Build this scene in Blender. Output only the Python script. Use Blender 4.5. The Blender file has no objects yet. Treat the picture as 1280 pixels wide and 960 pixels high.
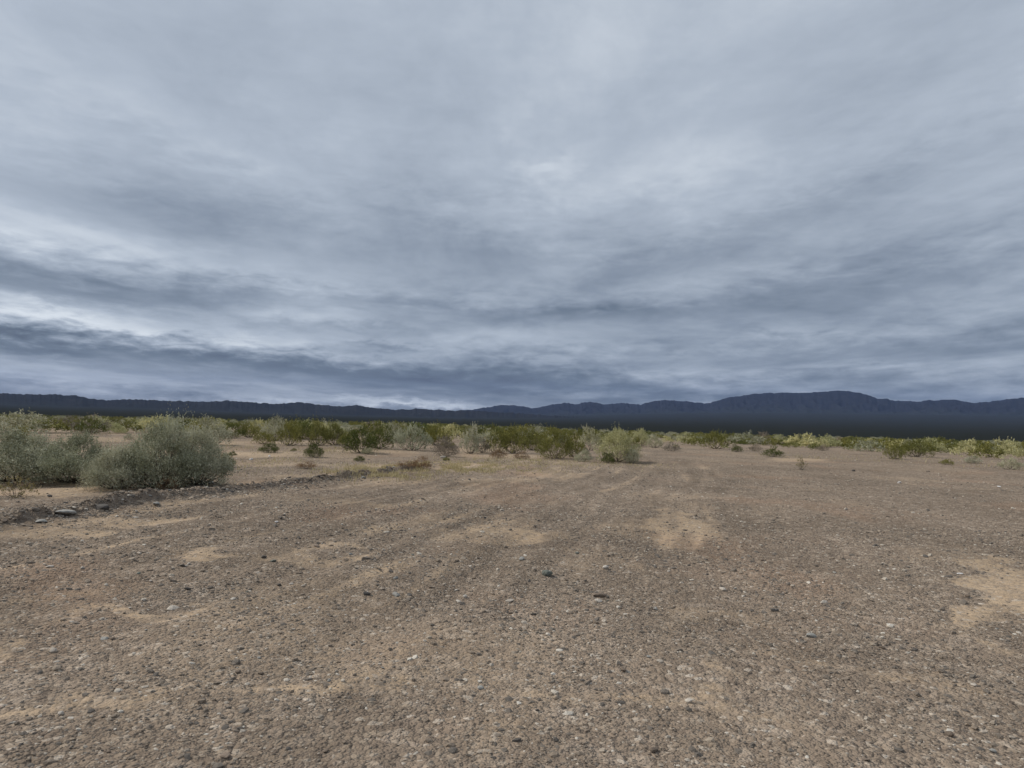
import bpy, math, random
import numpy as np
from mathutils import Vector, Matrix

# ------------------------------------------------------------------ camera
scene = bpy.context.scene
COL = scene.collection
F_PX = 881.0                      # focal length in pixels of a 1280 wide frame
EYE = np.array([0.0, 0.0, 1.6])
PITCH = math.atan2(49.0, F_PX)
ROLL = math.atan(0.0235)
FW = np.array([0, math.cos(PITCH), math.sin(PITCH)])
R0 = np.array([1.0, 0, 0]); U0 = np.array([0, -math.sin(PITCH), math.cos(PITCH)])
RT = R0 * math.cos(ROLL) + U0 * math.sin(ROLL)
UP = -R0 * math.sin(ROLL) + U0 * math.cos(ROLL)

cam_data = bpy.data.cameras.new('camera')
cam = bpy.data.objects.new('camera', cam_data)
COL.objects.link(cam)
cam_data.sensor_width = 36.0
cam_data.lens = 36.0 * F_PX / 1280.0
cam_data.clip_start = 0.05
cam_data.clip_end = 80000.0
m3 = Matrix(((RT[0], UP[0], -FW[0]), (RT[1], UP[1], -FW[1]), (RT[2], UP[2], -FW[2])))
cam.matrix_world = Matrix.Translation(Vector(EYE)) @ m3.to_4x4()
scene.camera = cam

def ray(x, y):
    d = FW + (x - 640.0) / F_PX * RT + (480.0 - y) / F_PX * UP
    return d / np.linalg.norm(d)

def az_el(x, y):
    d = ray(x, y)
    return math.atan2(d[0], d[1]), math.asin(d[2])

# ------------------------------------------------------------------ world (overcast sky)
SUN_EL = math.radians(43.0)
SUN_AZ = math.radians(-78.0)      # compass angle from +Y, clockwise: sun to the left, a little ahead
SDIR = Vector((math.sin(SUN_AZ) * math.cos(SUN_EL), math.cos(SUN_AZ) * math.cos(SUN_EL), math.sin(SUN_EL)))

world = bpy.data.worlds.new('World'); scene.world = world; world.use_nodes = True
world.cycles.sampling_method = 'MANUAL'; world.cycles.sample_map_resolution = 512
wt = world.node_tree; wt.nodes.clear()
WN, WL = wt.nodes, wt.links

class G:
    """small helper that writes shader maths into a node tree"""
    def __init__(s, tree): s.t = tree
    def put(s, sock, v):
        if isinstance(v, (int, float)): sock.default_value = v
        elif isinstance(v, (tuple, list)): sock.default_value = v
        else: s.t.links.new(v, sock)
    def m(s, op, a, b=None, c=None, clamp=False):
        n = s.t.nodes.new('ShaderNodeMath'); n.operation = op; n.use_clamp = clamp
        s.put(n.inputs[0], a)
        if b is not None: s.put(n.inputs[1], b)
        if c is not None: s.put(n.inputs[2], c)
        return n.outputs[0]
    def v(s, op, a, b=None):
        n = s.t.nodes.new('ShaderNodeVectorMath'); n.operation = op
        s.put(n.inputs[0], a)
        if b is not None: s.put(n.inputs[1], b)
        return n.outputs[0]
    def comb(s, x, y, z):
        n = s.t.nodes.new('ShaderNodeCombineXYZ')
        for i, q in enumerate((x, y, z)): s.put(n.inputs[i], q)
        return n.outputs[0]
    def sep(s, v):
        n = s.t.nodes.new('ShaderNodeSeparateXYZ'); s.put(n.inputs[0], v); return n.outputs
    def noise(s, vec, scale, detail=4.0, rough=0.55, dist=0.0, dims='3D', col=False, lac=2.0):
        n = s.t.nodes.new('ShaderNodeTexNoise'); n.noise_dimensions = dims
        s.put(n.inputs['Vector'], vec)
        n.inputs['Scale'].default_value = scale; n.inputs['Detail'].default_value = detail
        n.inputs['Roughness'].default_value = rough; n.inputs['Distortion'].default_value = dist
        n.inputs['Lacunarity'].default_value = lac
        return n.outputs['Color' if col else 'Fac']
    def voro(s, vec, scale, feature='F1', rnd=1.0):
        n = s.t.nodes.new('ShaderNodeTexVoronoi'); n.feature = feature
        s.put(n.inputs['Vector'], vec); n.inputs['Scale'].default_value = scale
        n.inputs['Randomness'].default_value = rnd
        return n.outputs
    def ramp(s, fac, stops, interp='LINEAR'):
        n = s.t.nodes.new('ShaderNodeValToRGB'); n.color_ramp.interpolation = interp
        e = n.color_ramp.elements
        while len(e) < len(stops): e.new(0.5)
        for q, (p, c) in zip(e, stops):
            q.position = p; q.color = (c, c, c, 1) if isinstance(c, (int, float)) else (*c, 1)
        s.put(n.inputs[0], fac); return n.outputs[0]
    def mix(s, fac, a, b, blend='MIX'):
        n = s.t.nodes.new('ShaderNodeMix'); n.data_type = 'RGBA'; n.blend_type = blend
        s.put(n.inputs[0], fac)
        s.put(n.inputs[6], (*a, 1) if isinstance(a, tuple) and len(a) == 3 else a)
        s.put(n.inputs[7], (*b, 1) if isinstance(b, tuple) and len(b) == 3 else b)
        return n.outputs[2]

g = G(wt)
tc = WN.new('ShaderNodeTexCoord')
D = tc.outputs['Generated']
dx, dy, dz = g.sep(D)
zc = g.m('MAXIMUM', dz, 0.0)
el = g.m('ARCSINE', zc)
az = g.m('ARCTAN2', dx, dy)
den = g.m('ADD', zc, 0.055)
px = g.m('DIVIDE', dx, den); py = g.m('DIVIDE', dy, den)
P = g.comb(px, g.m('MULTIPLY', py, 0.62), 0.0)
warp = g.v('MULTIPLY', g.v('SUBTRACT', g.noise(P, 0.45, 3.0, 0.5, col=True), (0.5, 0.5, 0.5)), (1.3, 1.3, 0.0))
P2 = g.v('ADD', P, warp)
n_big = g.noise(P2, 0.42, 3.0, 0.5)
n_mid = g.noise(P2, 1.35, 7.0, 0.60)
# a second reading in angle space so the low bands keep wispy edges
A = g.comb(g.m('MULTIPLY', az, 9.0), g.m('MULTIPLY', el, 36.0), 3.7)
n_band = g.noise(A, 1.0, 6.0, 0.54, dist=0.3)
A2 = g.comb(g.m('MULTIPLY', az, 24.0), g.m('MULTIPLY', el, 78.0), 9.1)
n_wisp = g.noise(A2, 1.0, 7.0, 0.60, dist=0.35)
lowband = g.m('POWER', 2.718, g.m('MULTIPLY', el, -5.0))
base = g.ramp(g.m('DIVIDE', el, 1.0), [(0.0, 0.33), (0.035, 0.37), (0.10, 0.49), (0.18, 0.545), (0.36, 0.70), (0.55, 0.74)], 'EASE')
val = g.m('ADD', base, g.m('MULTIPLY', g.m('SUBTRACT', n_big, 0.5), 0.34))
val = g.m('ADD', val, g.m('MULTIPLY', g.m('SUBTRACT', n_mid, 0.5), 0.58))
val = g.m('ADD', val, g.m('MULTIPLY', g.m('MULTIPLY', g.m('SUBTRACT', n_band, 0.5), 0.60), lowband))
val = g.m('ADD', val, g.m('MULTIPLY', g.m('MULTIPLY', g.m('SUBTRACT', n_wisp, 0.5), 0.55), lowband))
waz = g.m('ADD', az, g.m('MULTIPLY', g.m('SUBTRACT', n_band, 0.5), 0.22))
wel = g.m('ADD', el, g.m('MULTIPLY', g.m('SUBTRACT', n_wisp, 0.5), 0.040))
wel = g.m('ADD', wel, g.m('MULTIPLY', g.m('SUBTRACT', n_band, 0.5), 0.022))
# cloud banks of this sky: place (photo reading), half sizes, tilt, lightness
BANKS = [
    (60, 299, 190, 17, 0.06, 0.20), (200, 312, 260, 14, 0.08, 0.10), (110, 372, 260, 20, 0.05, -0.26), (420, 376, 220, 16, 0.02, -0.10),
    (270, 416, 200, 15, 0.07, 0.44), (90, 405, 90, 10, 0.06, 0.22), (60, 392, 110, 8, 0.10, 0.20), (350, 393, 120, 12, -0.05, 0.30), (470, 425, 110, 10, 0.02, 0.18), (640, 420, 140, 14, 0.0, 0.16),
    (20, 421, 95, 11, 0.17, -0.34), (240, 446, 200, 8, 0.05, -0.20), (480, 463, 220, 13, 0.05, -0.20),
    (660, 466, 90, 13, 0.02, -0.20), (462, 436, 45, 5, 0.0, -0.18), (740, 392, 160, 8, -0.05, -0.10), (950, 370, 260, 22, -0.12, -0.14),
    (130, 468, 230, 16, 0.04, 0.22), (800, 462, 70, 8, -0.05, 0.12), (920, 468, 60, 8, 0.0, 0.10), (990, 412, 60, 8, -0.04, 0.12),
    (1060, 455, 90, 9, -0.05, 0.14), (1240, 462, 80, 9, -0.1, 0.06), (520, 506, 105, 6, 0.01, 0.50), (640, 494, 500, 14, 0.02, -0.07),
    (480, 285, 190, 34, 0.15, -0.14), (960, 282, 220, 22, -0.30, -0.15), (800, 215, 130, 30, -0.2, 0.12), (690, 208, 40, 12, -0.4, 0.10),
    (330, 222, 170, 22, 0.30, 0.09), (130, 240, 170, 26, 0.12, -0.08), (640, 360, 240, 24, 0.0, 0.06), (1180, 440, 200, 16, -0.08, -0.06),
]
for (bx_, by_, sx, sy, tilt, amp) in BANKS:
    a0, e0 = az_el(bx_, by_)
    da = g.m('SUBTRACT', waz, a0); de = g.m('SUBTRACT', wel, e0)
    de2 = g.m('ADD', de, g.m('MULTIPLY', da, tilt + 0.0235))
    q = g.m('ADD', g.m('POWER', g.m('ABSOLUTE', g.m('MULTIPLY', da, F_PX / sx)), 2.0), g.m('POWER', g.m('ABSOLUTE', g.m('MULTIPLY', de2, F_PX / sy)), 2.0))
    val = g.m('ADD', val, g.m('MULTIPLY', g.m('POWER', 2.718, g.m('MULTIPLY', q, -0.8)), amp))
ccol = g.ramp(val, [(0.0, (0.055, 0.070, 0.100)), (0.22, (0.112, 0.145, 0.188)), (0.45, (0.245, 0.288, 0.352)),
                    (0.70, (0.44, 0.495, 0.570)), (1.0, (0.78, 0.83, 0.88))])
sky = WN.new('ShaderNodeTexSky'); sky.sky_type = 'NISHITA'; sky.sun_disc = False
sky.sun_elevation = SUN_EL; sky.sun_rotation = SUN_AZ
bgA = WN.new('ShaderNodeBackground'); bgA.inputs['Strength'].default_value = 0.10
WL.new(sky.outputs[0], bgA.inputs['Color'])
bgB = WN.new('ShaderNodeBackground'); bgB.inputs['Strength'].default_value = 1.0
WL.new(ccol, bgB.inputs['Color'])
mx = WN.new('ShaderNodeMixShader'); mx.inputs[0].default_value = 0.93
WL.new(bgA.outputs[0], mx.inputs[1]); WL.new(bgB.outputs[0], mx.inputs[2])
wo = WN.new('ShaderNodeOutputWorld'); WL.new(mx.outputs[0], wo.inputs['Surface'])

# ------------------------------------------------------------------ sun through thin cloud
sd = bpy.data.lights.new('sun', 'SUN'); sun = bpy.data.objects.new('sun', sd); COL.objects.link(sun)
sd.energy = 3.0; sd.angle = math.radians(5.0); sd.color = (1.0, 0.945, 0.86)
sun.rotation_euler = SDIR.to_track_quat('Z', 'Y').to_euler(); sun.location = (-40, 10, 60)

scene.view_settings.view_transform = 'Standard'; scene.view_settings.look = 'None'
scene.view_settings.gamma = 1.0; scene.view_settings.exposure = 0.05
scene.view_settings.use_curve_mapping = False
scene.render.engine = 'CYCLES'
scene.cycles.use_denoising = True; scene.cycles.denoising_prefilter = 'ACCURATE'
scene.cycles.max_bounces = 5; scene.cycles.volume_bounces = 0

# ------------------------------------------------------------------ numpy noise
_r = np.random.RandomState(11)
_PERM = np.tile(_r.permutation(4096), 3)
_ANG = _r.rand(4096) * 2 * np.pi
_GX, _GY = np.cos(_ANG), np.sin(_ANG)
def perlin(x, y, seed=0):
    x = np.asarray(x, float) + seed * 37.13; y = np.asarray(y, float) + seed * 91.7
    xi = np.floor(x).astype(np.int64); yi = np.floor(y).astype(np.int64)
    xf = x - xi; yf = y - yi
    u = xf ** 3 * (xf * (xf * 6 - 15) + 10); v = yf ** 3 * (yf * (yf * 6 - 15) + 10)
    def gr(ix, iy, fx, fy):
        h = _PERM[(_PERM[ix & 4095] + iy) & 4095]
        return _GX[h] * fx + _GY[h] * fy
    a = gr(xi, yi, xf, yf); b = gr(xi + 1, yi, xf - 1, yf)
    c = gr(xi, yi + 1, xf, yf - 1); d = gr(xi + 1, yi + 1, xf - 1, yf - 1)
    return (a + u * (b - a)) * (1 - v) + (c + u * (d - c)) * v
def fbm(x, y, octv=4, seed=0, gain=0.5):
    t = 0; a = 1.0; f = 1.0
    for i in range(octv):
        t = t + a * perlin(np.asarray(x) * f, np.asarray(y) * f, seed + i * 3); a *= gain; f *= 2.03
    return t
def sstep(a, b, x):
    t = np.clip((np.asarray(x, float) - a) / (b - a), 0, 1); return t * t * (3 - 2 * t)

# ------------------------------------------------------------------ terrain
def flat(x, y):
    d = ray(x, y); t = -EYE[2] / min(d[2], -0.002); return EYE[:2] + d[:2] * t
_bp = [flat(*p) for p in ((-420, 716), (-120, 678), (0, 660), (70, 650), (140, 639), (200, 631), (280, 620), (350, 609), (430, 598), (480, 592), (530, 586), (565, 580))]
BERM = np.array(_bp)
def berm_uv(x, y):
    """signed offset to the right of the windrow and distance along it"""
    x = np.asarray(x, float); y = np.asarray(y, float)
    best = np.full(x.shape, 1e9); bu = np.zeros(x.shape); bv = np.zeros(x.shape); acc = 0.0
    n = len(BERM) - 1
    for i in range(n):
        a, b = BERM[i], BERM[i + 1]; L = np.hypot(*(b - a)); t = (b - a) / L
        rx, ry = x - a[0], y - a[1]
        s = rx * t[0] + ry * t[1]
        lo = -1e6 if i == 0 else 0.0; hi = 1e6 if i == n - 1 else L
        sc = np.clip(s, lo, hi)
        qx, qy = rx - sc * t[0], ry - sc * t[1]
        dd = np.hypot(qx, qy); side = np.sign(qx * t[1] - qy * t[0])
        k = dd < best
        best = np.where(k, dd, best); bu = np.where(k, dd * side, bu); bv = np.where(k, acc + sc, bv); acc += L
    return bu, bv
BLEN = float(np.sum(np.hypot(*np.diff(BERM, axis=0).T)))

def foot_k(azm):
    """how steeply the far plain climbs to the ranges, by direction"""
    d = np.degrees(azm)
    return 0.0082 + 0.0140 * sstep(-6, 22, d) * (1 - sstep(70, 110, d)) + 0.003 * sstep(-15, -32, d)
def height(x, y, micro=True):
    x = np.asarray(x, float); y = np.asarray(y, float)
    r = np.hypot(x, y)
    near = 1 - sstep(60, 200, r)
    z = 0.11 * fbm(x / 9.0, y / 9.0, 3, 1) * sstep(3, 14, r) * near + 0.35 * fbm(x / 60.0, y / 60.0, 3, 5) * sstep(25, 120, r)
    u, v = berm_uv(x, y)
    ends = (1 - sstep(BLEN - 4, BLEN + 1.5, v))
    lump = 0.75 + 0.7 * perlin(v / 1.3, v * 0 + 2.0, 8) + 0.5 * perlin(v / 0.45, u / 0.4, 9)
    bw = np.abs(u + 0.18 * perlin(v / 2.2, v * 0, 4))
    z = z + 0.165 * ends * np.clip(lump, 0.55, 1.35) * (np.exp(-(bw / 0.13) ** 2) + 0.25 * np.exp(-(bw / 0.5) ** 2)) * near
    z = z + 0.05 * ends * sstep(0.3, -1.5, u) * near              # ground a touch higher beyond the windrow
    if micro:
        nm = 1 - sstep(20, 45, r)
        # faint tyre ruts and grader lines that run along the track
        inside = sstep(0.2, 1.2, u) * (1 - sstep(9, 13, u))
        wob = u + 0.35 * perlin(v / 6.0, v * 0 + 7, 3)
        for c, wdt, dep in ((1.7, 0.22, .045), (3.4, .24, .060), (5.2, .25, .055), (7.0, .24, .045)):
            br = 0.5 + 0.9 * perlin(v / 2.6, v * 0 + c, 12)
            z = z - dep * np.clip(br, 0, 1.2) * inside * nm * (np.exp(-((wob - c) / wdt) ** 2) - 0.55 * np.exp(-((wob - c - 0.42) / 0.14) ** 2) - 0.4 * np.exp(-((wob - c + 0.42) / 0.14) ** 2))
        z = z + 0.028 * fbm(u / 0.40, v / 3.0, 3, 21) * inside * nm * sstep(4, 9, r)
        z = z + 0.022 * fbm(x / 0.55, y / 0.55, 4, 30) * nm + 0.010 * fbm(x / 0.09, y / 0.09, 2, 40) * (1 - sstep(10, 18, r))
        z = z + 0.05 * np.clip(fbm(x / 0.7, y / 0.7, 3, 44), 0, 1) * ends * np.exp(-((u + 0.7) / 0.8) ** 2) * nm   # clods along the windrow
        z = z + 0.055 * fbm(x / 0.17, y / 0.17, 3, 47) * ends * np.exp(-((u + 0.15) / 0.45) ** 2) * nm
    azm = np.arctan2(x, y)
    z = z - (0.30 + 0.85 * sstep(-14, 26, np.degrees(azm))) * sstep(42, 130, r) * (1 - sstep(700, 3500, r))   # the plain sinks gently away
    z = z + foot_k(azm) * r * np.clip((r - 500) / 11000.0, 0, 1) ** 0.85
    return z
def h1(x, y, micro=True): return float(height(np.array([x]), np.array([y]), micro)[0])

def at(x, y):
    """where a photo point meets the ground"""
    d = ray(x, y); t0 = EYE[2] / max(-d[2], 0.0015)
    t = np.linspace(t0 * .6, t0 * 1.6, 900); X, Y, Z = (EYE[i] + d[i] * t for i in range(3))
    H = height(X, Y); k = np.where(Z <= H)[0]; k = k[0] if len(k) else 360
    return np.array([X[k], Y[k], H[k]])
def px_size(p): return math.hypot(p[0], p[1]) * math.cos(math.atan2(p[0], p[1])) / F_PX   # metres per photo pixel there

# sandy patches: photo reading (centre, half extents), strength
SAND = [(282, 688, 60, 7, 1.0), (60, 614, 75, 12, 1.0), (646, 664, 66, 9, 1.0), (600, 672, 70, 8, .6), (848, 655, 34, 24, .9), (1250, 735, 34, 48, 1.3), (1225, 712, 26, 16, .8),
        (412, 690, 60, 6, .8), (170, 771, 90, 9, .8), (110, 657, 150, 5, .9), (20, 668, 80, 6, .7), (500, 587, 70, 4, .9), (570, 583, 70, 4, .9), (630, 600, 60, 5, .5), (690, 592, 45, 5, .6),
        (1000, 575, 34, 2.5, 1.0), (310, 568, 60, 4, .9), (430, 600, 90, 4, .6), (350, 582, 60, 4, .6), (560, 652, 60, 6, .35), (480, 632, 50, 4, .6), (330, 740, 60, 8, .5), (110, 745, 60, 8, .4),
        (900, 770, 70, 12, .45), (1170, 690, 60, 6, .3), (190, 562, 50, 3, .7), (120, 549, 60, 3, .7), (640, 571, 60, 4, .7), (600, 568, 30, 4, .7), (840, 620, 60, 6, .3), (760, 700, 60, 8, .25),
        (400, 830, 110, 16, .6), (760, 860, 160, 20, .5), (1100, 850, 120, 18, .6), (90, 880, 120, 20, .6)]
_S = []
for (a, b, w_, h_, k) in SAND:
    p = flat(a, b); q = flat(a, b + h_); q2 = flat(a, b - h_)
    d = math.hypot(*p); _S.append((p[0], p[1], max(w_ * px_size(p), .05), max(0.5 * math.hypot(*(q2 - q)), .12), k))
def sand_mask(x, y):
    wx = x + 0.35 * fbm(x / 1.2, y / 1.2, 4, 61) * 1.4; wy = y + 0.9 * fbm(x / 1.2, y / 1.2, 4, 71) * 1.4
    s = np.zeros(np.shape(x))
    for (cx, cy, rx, ry, k) in _S:
        dr = np.array((cx, cy)) / math.hypot(cx, cy)
        ax = (wx - cx) * dr[1] - (wy - cy) * dr[0]; ay = (wx - cx) * dr[0] + (wy - cy) * dr[1]
        q = (ax / rx) ** 2 + (ay / ry) ** 2
        s = np.maximum(s, k * (1 - sstep(0.35, 1.5, q)))
    return np.clip(s, 0, 1.2)

# polar sheet, finer where the ground is near and in front
azs = np.concatenate([np.radians(np.arange(-180, -52, 1.6)), np.radians(np.arange(-52, 52, 0.115)), np.radians(np.arange(52, 180, 1.6))])
rad = np.concatenate([[0.15], np.geomspace(0.6, 2.2, 14)[:-1], np.geomspace(2.2, 30, 420)[:-1], np.geomspace(30, 250, 90)[:-1], np.geomspace(250, 26000, 70)])
NA, NR = len(azs), len(rad)
AZ, RR = np.meshgrid(azs, rad)
GX = (RR * np.sin(AZ)); GY = (RR * np.cos(AZ))
GZ = height(GX, GY)
verts = np.stack([GX, GY, GZ], -1).reshape(-1, 3)
ii, jj = np.meshgrid(np.arange(NR - 1), np.arange(NA), indexing='ij')
j2 = (jj + 1) % NA
faces = np.stack([ii * NA + jj, ii * NA + j2, (ii + 1) * NA + j2, (ii + 1) * NA + jj], -1).reshape(-1, 4)[:, ::-1]
def mesh_np(name, v, f, mats=(), smooth=False, mi=None):
    """mesh from numpy arrays of equal-sized faces"""
    me = bpy.data.meshes.new(name); k = f.shape[1]
    me.vertices.add(len(v)); me.vertices.foreach_set('co', np.ascontiguousarray(v, np.float32).ravel())
    me.loops.add(f.size); me.loops.foreach_set('vertex_index', np.ascontiguousarray(f, np.int32).ravel())
    me.polygons.add(len(f)); me.polygons.foreach_set('loop_start', np.arange(0, f.size, k, dtype=np.int32))
    me.polygons.foreach_set('loop_total', np.full(len(f), k, np.int32))
    if smooth: me.polygons.foreach_set('use_smooth', np.ones(len(f), bool))
    for m in mats: me.materials.append(m)
    if mi is not None: me.polygons.foreach_set('material_index', mi.astype(np.int32))
    me.update(calc_edges=True); return me
def add_attr(me, name, val, typ='FLOAT'):
    a = me.attributes.new(name, typ, 'POINT')
    a.data.foreach_set('value' if typ == 'FLOAT' else 'color', np.ascontiguousarray(val, np.float32).ravel())
def tag(o, label=None, cat=None, group=None, kind=None):
    for k, v in (('label', label), ('category', cat), ('group', group), ('kind', kind)):
        if v: o[k] = v
    return o
def link(name, me, parent=None):
    o = bpy.data.objects.new(name, me); COL.objects.link(o)
    if parent is not None: o.parent = parent
    return o

def new_mat(name):
    m = bpy.data.materials.new(name); m.use_nodes = True; t = m.node_tree; t.nodes.clear()
    out = t.nodes.new('ShaderNodeOutputMaterial'); return m, t, G(t), out
def attr(t, name, kind='GEOMETRY'):
    n = t.nodes.new('ShaderNodeAttribute'); n.attribute_name = name; n.attribute_type = kind; return n

# ground material: gravel plain, sand, far cover with cloud shade in its colour
def ground_material():
    m, t, g, out = new_mat('desert_ground')
    tcn = t.nodes.new('ShaderNodeTexCoord'); O = tcn.outputs['Object']
    sand = attr(t, 'sand').outputs['Fac']; shaded_scrub = attr(t, 'shaded_scrub').outputs['Fac']
    tone = attr(t, 'tone').outputs['Fac']; red = attr(t, 'red').outputs['Fac']
    v1 = g.voro(O, 26.0); v2 = g.voro(O, 62.0); v3 = g.voro(O, 9.0)
    def cell(v): return g.sep(v['Color'])[0]
    peb = [(0.0, (0.060, 0.050, 0.043)), (0.22, (0.15, 0.122, 0.098)), (0.5, (0.235, 0.186, 0.146)), (0.82, (0.295, 0.232, 0.174)), (0.95, (0.38, 0.312, 0.24)), (1.0, (0.58, 0.52, 0.44))]
    c1 = g.ramp(cell(v1), peb); c2 = g.ramp(cell(v2), peb); c3 = g.ramp(cell(v3), [(0, (0.075, .060, .049)), (.35, (.18, .144, .112)), (.75, (.255, .200, .152)), (1, (.50, .42, .34))])
    fine = g.noise(O, 140.0, 3.0, 0.7)
    soil = g.mix(g.noise(O, 7.0, 5.0, 0.6), (0.20, 0.155, 0.116), (0.30, 0.228, 0.168))
    grav = g.mix(0.42, g.mix(g.m('GREATER_THAN', cell(v1), 0.35), c2, c1), g.mix(0.62, soil, c3))
    sandc = g.mix(g.noise(O, 3.0, 5.0, 0.6), (0.37, 0.268, 0.175), (0.50, 0.385, 0.265))
    sandc = g.mix(g.m('MULTIPLY', g.m('GREATER_THAN', cell(v1), 0.62), 0.75), sandc, g.mix(0.5, c1, c2))
    sf = g.m('MULTIPLY', sand, g.m('MULTIPLY', g.m('SUBTRACT', g.noise(O, 9.0, 6.0, 0.7), 0.16), 2.9), clamp=True)
    col = g.mix(g.m('MULTIPLY', sf, 0.85, clamp=True), grav, sandc)
    col = g.mix(g.m('MULTIPLY', red, 0.30), col, (0.33, 0.215, 0.145))
    col = g.mix(1.0, col, g.comb(tone, tone, tone), 'MULTIPLY')
    col = g.mix(0.55, col, g.ramp(fine, [(0.3, 0.60), (0.7, 1.28)]), 'MULTIPLY')
    # far plain's plant cover, its colour darkened to stand for cloud shadow
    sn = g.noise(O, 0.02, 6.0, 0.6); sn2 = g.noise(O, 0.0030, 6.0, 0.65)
    shaded_col = g.mix(sn, (0.013, 0.016, 0.0165), (0.030, 0.033, 0.031))
    shaded_col = g.mix(g.ramp(sn2, [(0.55, 0.0), (0.75, 0.5)]), shaded_col, (0.046, 0.044, 0.042))
    col = g.mix(shaded_scrub, col, shaded_col)
    bs = t.nodes.new('ShaderNodeBsdfPrincipled'); t.links.new(col, bs.inputs['Base Color'])
    bs.inputs['Roughness'].default_value = 1.0; bs.inputs['Specular IOR Level'].default_value = 0.0
    hgt = g.m('ADD', g.m('MULTIPLY', g.m('SUBTRACT', 0.6, v1['Distance']), 0.9), g.m('MULTIPLY', g.m('SUBTRACT', 0.6, v2['Distance']), 0.45))
    hgt = g.m('MULTIPLY', hgt, g.m('SUBTRACT', 1.0, g.m('MULTIPLY', sf, 0.75, clamp=True)))
    hgt = g.m('ADD', hgt, g.m('MULTIPLY', g.noise(O, 30.0, 4.0, 0.65), 0.6))
    b = t.nodes.new('ShaderNodeBump'); b.inputs['Strength'].default_value = 0.95; b.inputs['Distance'].default_value = 0.028
    t.links.new(hgt, b.inputs['Height']); t.links.new(b.outputs[0], bs.inputs['Normal'])
    t.links.new(bs.outputs[0], out.inputs['Surface']); return m
GROUND_MAT = ground_material()
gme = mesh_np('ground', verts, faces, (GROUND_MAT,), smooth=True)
fx, fy = GX.ravel(), GY.ravel(); fr = np.hypot(fx, fy)
U_, V_ = berm_uv(fx, fy)
sm = sand_mask(fx, fy)
track = sstep(0.3, 1.0, U_) * (1 - sstep(9, 12, U_)) * (1 - sstep(26, 40, fr))
streak = fbm(U_ / 0.5, V_ / 7.0, 4, 81)
sm = np.maximum(sm, 0.85 * sstep(0.12, 0.55, streak) * track * sstep(-.3, .3, fbm(fx / 2.5, fy / 2.5, 3, 83)) * sstep(4, 8, fr))
sm = np.maximum(sm, 0.40 * sstep(0.22, 0.6, fbm(fx / 3.5, fy / 6.0, 4, 88)) * (1 - sstep(150, 260, fr)))
beyond = sstep(20, 34, fr) * (1 - sstep(120, 240, fr)) * (0.25 + 0.75 * sstep(6, -6, fx - .12 * fy))
sm = np.maximum(sm, beyond * (0.10 + 0.7 * sstep(-.1, .5, fbm(fx / 5.0, fy / 9.0, 4, 92))))
bermz = np.exp(-((U_ + 0.15) / 0.75) ** 2) * (1 - sstep(BLEN - 8, BLEN, V_))
sm = np.clip(sm * (0.72 + 0.9 * fbm(U_ / 0.30, V_ / 2.4, 4, 85) * (1 - sstep(25, 40, fr)) + 0.25), 0, 1.2)
sm = sm * (1 - 0.75 * bermz)
edge = np.exp(-((U_ + 0.75 + .2 * perlin(V_ / 1.5, V_ * 0, 6)) / 0.30) ** 2) * sstep(BLEN - 17, BLEN - 11, V_) + np.exp(-((U_ - 0.62 + .2 * perlin(V_ / 1.5, V_ * 0, 16)) / 0.26) ** 2) * (1 - sstep(BLEN - 15, BLEN - 9, V_))
sm = np.maximum(sm, 0.85 * edge * sstep(-.45, .2, fbm(fx / .6, fy / 1.2, 3, 87)) * (1 - sstep(BLEN, BLEN + 2, V_)))
toneN = 1.0 + 0.20 * fbm(fx / 1.6, fy / 2.4, 4, 95) + 0.16 * fbm(fx / 7.0, fy / 7.0, 3, 97) + 0.26 * fbm(U_ / 0.45, V_ / 7.0, 4, 99) * track * (.4 + .6 * sstep(4, 10, fr))
toneN = toneN - 0.20 * bermz                                    # the windrow is turned-over dark gravel
far_shade = sstep(150, 330, fr + 60 * fbm(fx / 40, fy / 40, 3, 101))  # where the far ground takes its painted cloud shade
redm = np.clip(sstep(0.1, 0.6, fbm(fx / 2.8, fy / 3.6, 4, 111)), 0, 1) * (1 - sstep(60, 150, fr))
for nm_, a_ in (('sand', sm), ('tone', toneN), ('shaded_scrub', far_shade), ('red', redm)): add_attr(gme, nm_, a_)
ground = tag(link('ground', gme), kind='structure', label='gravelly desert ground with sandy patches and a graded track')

# ------------------------------------------------------------------ mountains
SKYLINE = [(-900, 498), (-600, 486), (-300, 494), (-100, 488), (0, 491), (30, 493), (60, 493), (95, 494), (110, 498), (135, 500), (170, 499), (185, 500), (215, 501), (250, 502), (285, 501), (320, 503),
           (345, 505), (370, 503), (385, 504), (400, 506), (415, 507), (430, 508), (445, 506), (460, 509), (480, 511), (500, 512), (525, 511), (540, 512), (560, 513), (585, 513)]
SKY_L = SKYLINE + [(640, 516), (700, 520), (760, 524), (820, 530), (900, 536)]
SKY_R = [(480, 524), (540, 518), (575, 514), (597, 511), (615, 508), (632, 506), (655, 508), (665, 510), (690, 506), (705, 504), (720, 505), (738, 502), (755, 506), (780, 504), (800, 506), (815, 502), (835, 500),
         (850, 501), (870, 503), (885, 504), (905, 498), (930, 494), (955, 491), (990, 491), (1030, 490), (1050, 488), (1075, 491), (1095, 497), (1120, 501), (1150, 502), (1165, 500), (1195, 500), (1215, 503),
         (1245, 501), (1280, 497), (1400, 492), (1550, 505), (1750, 500), (2000, 520), (2300, 540)]
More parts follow.
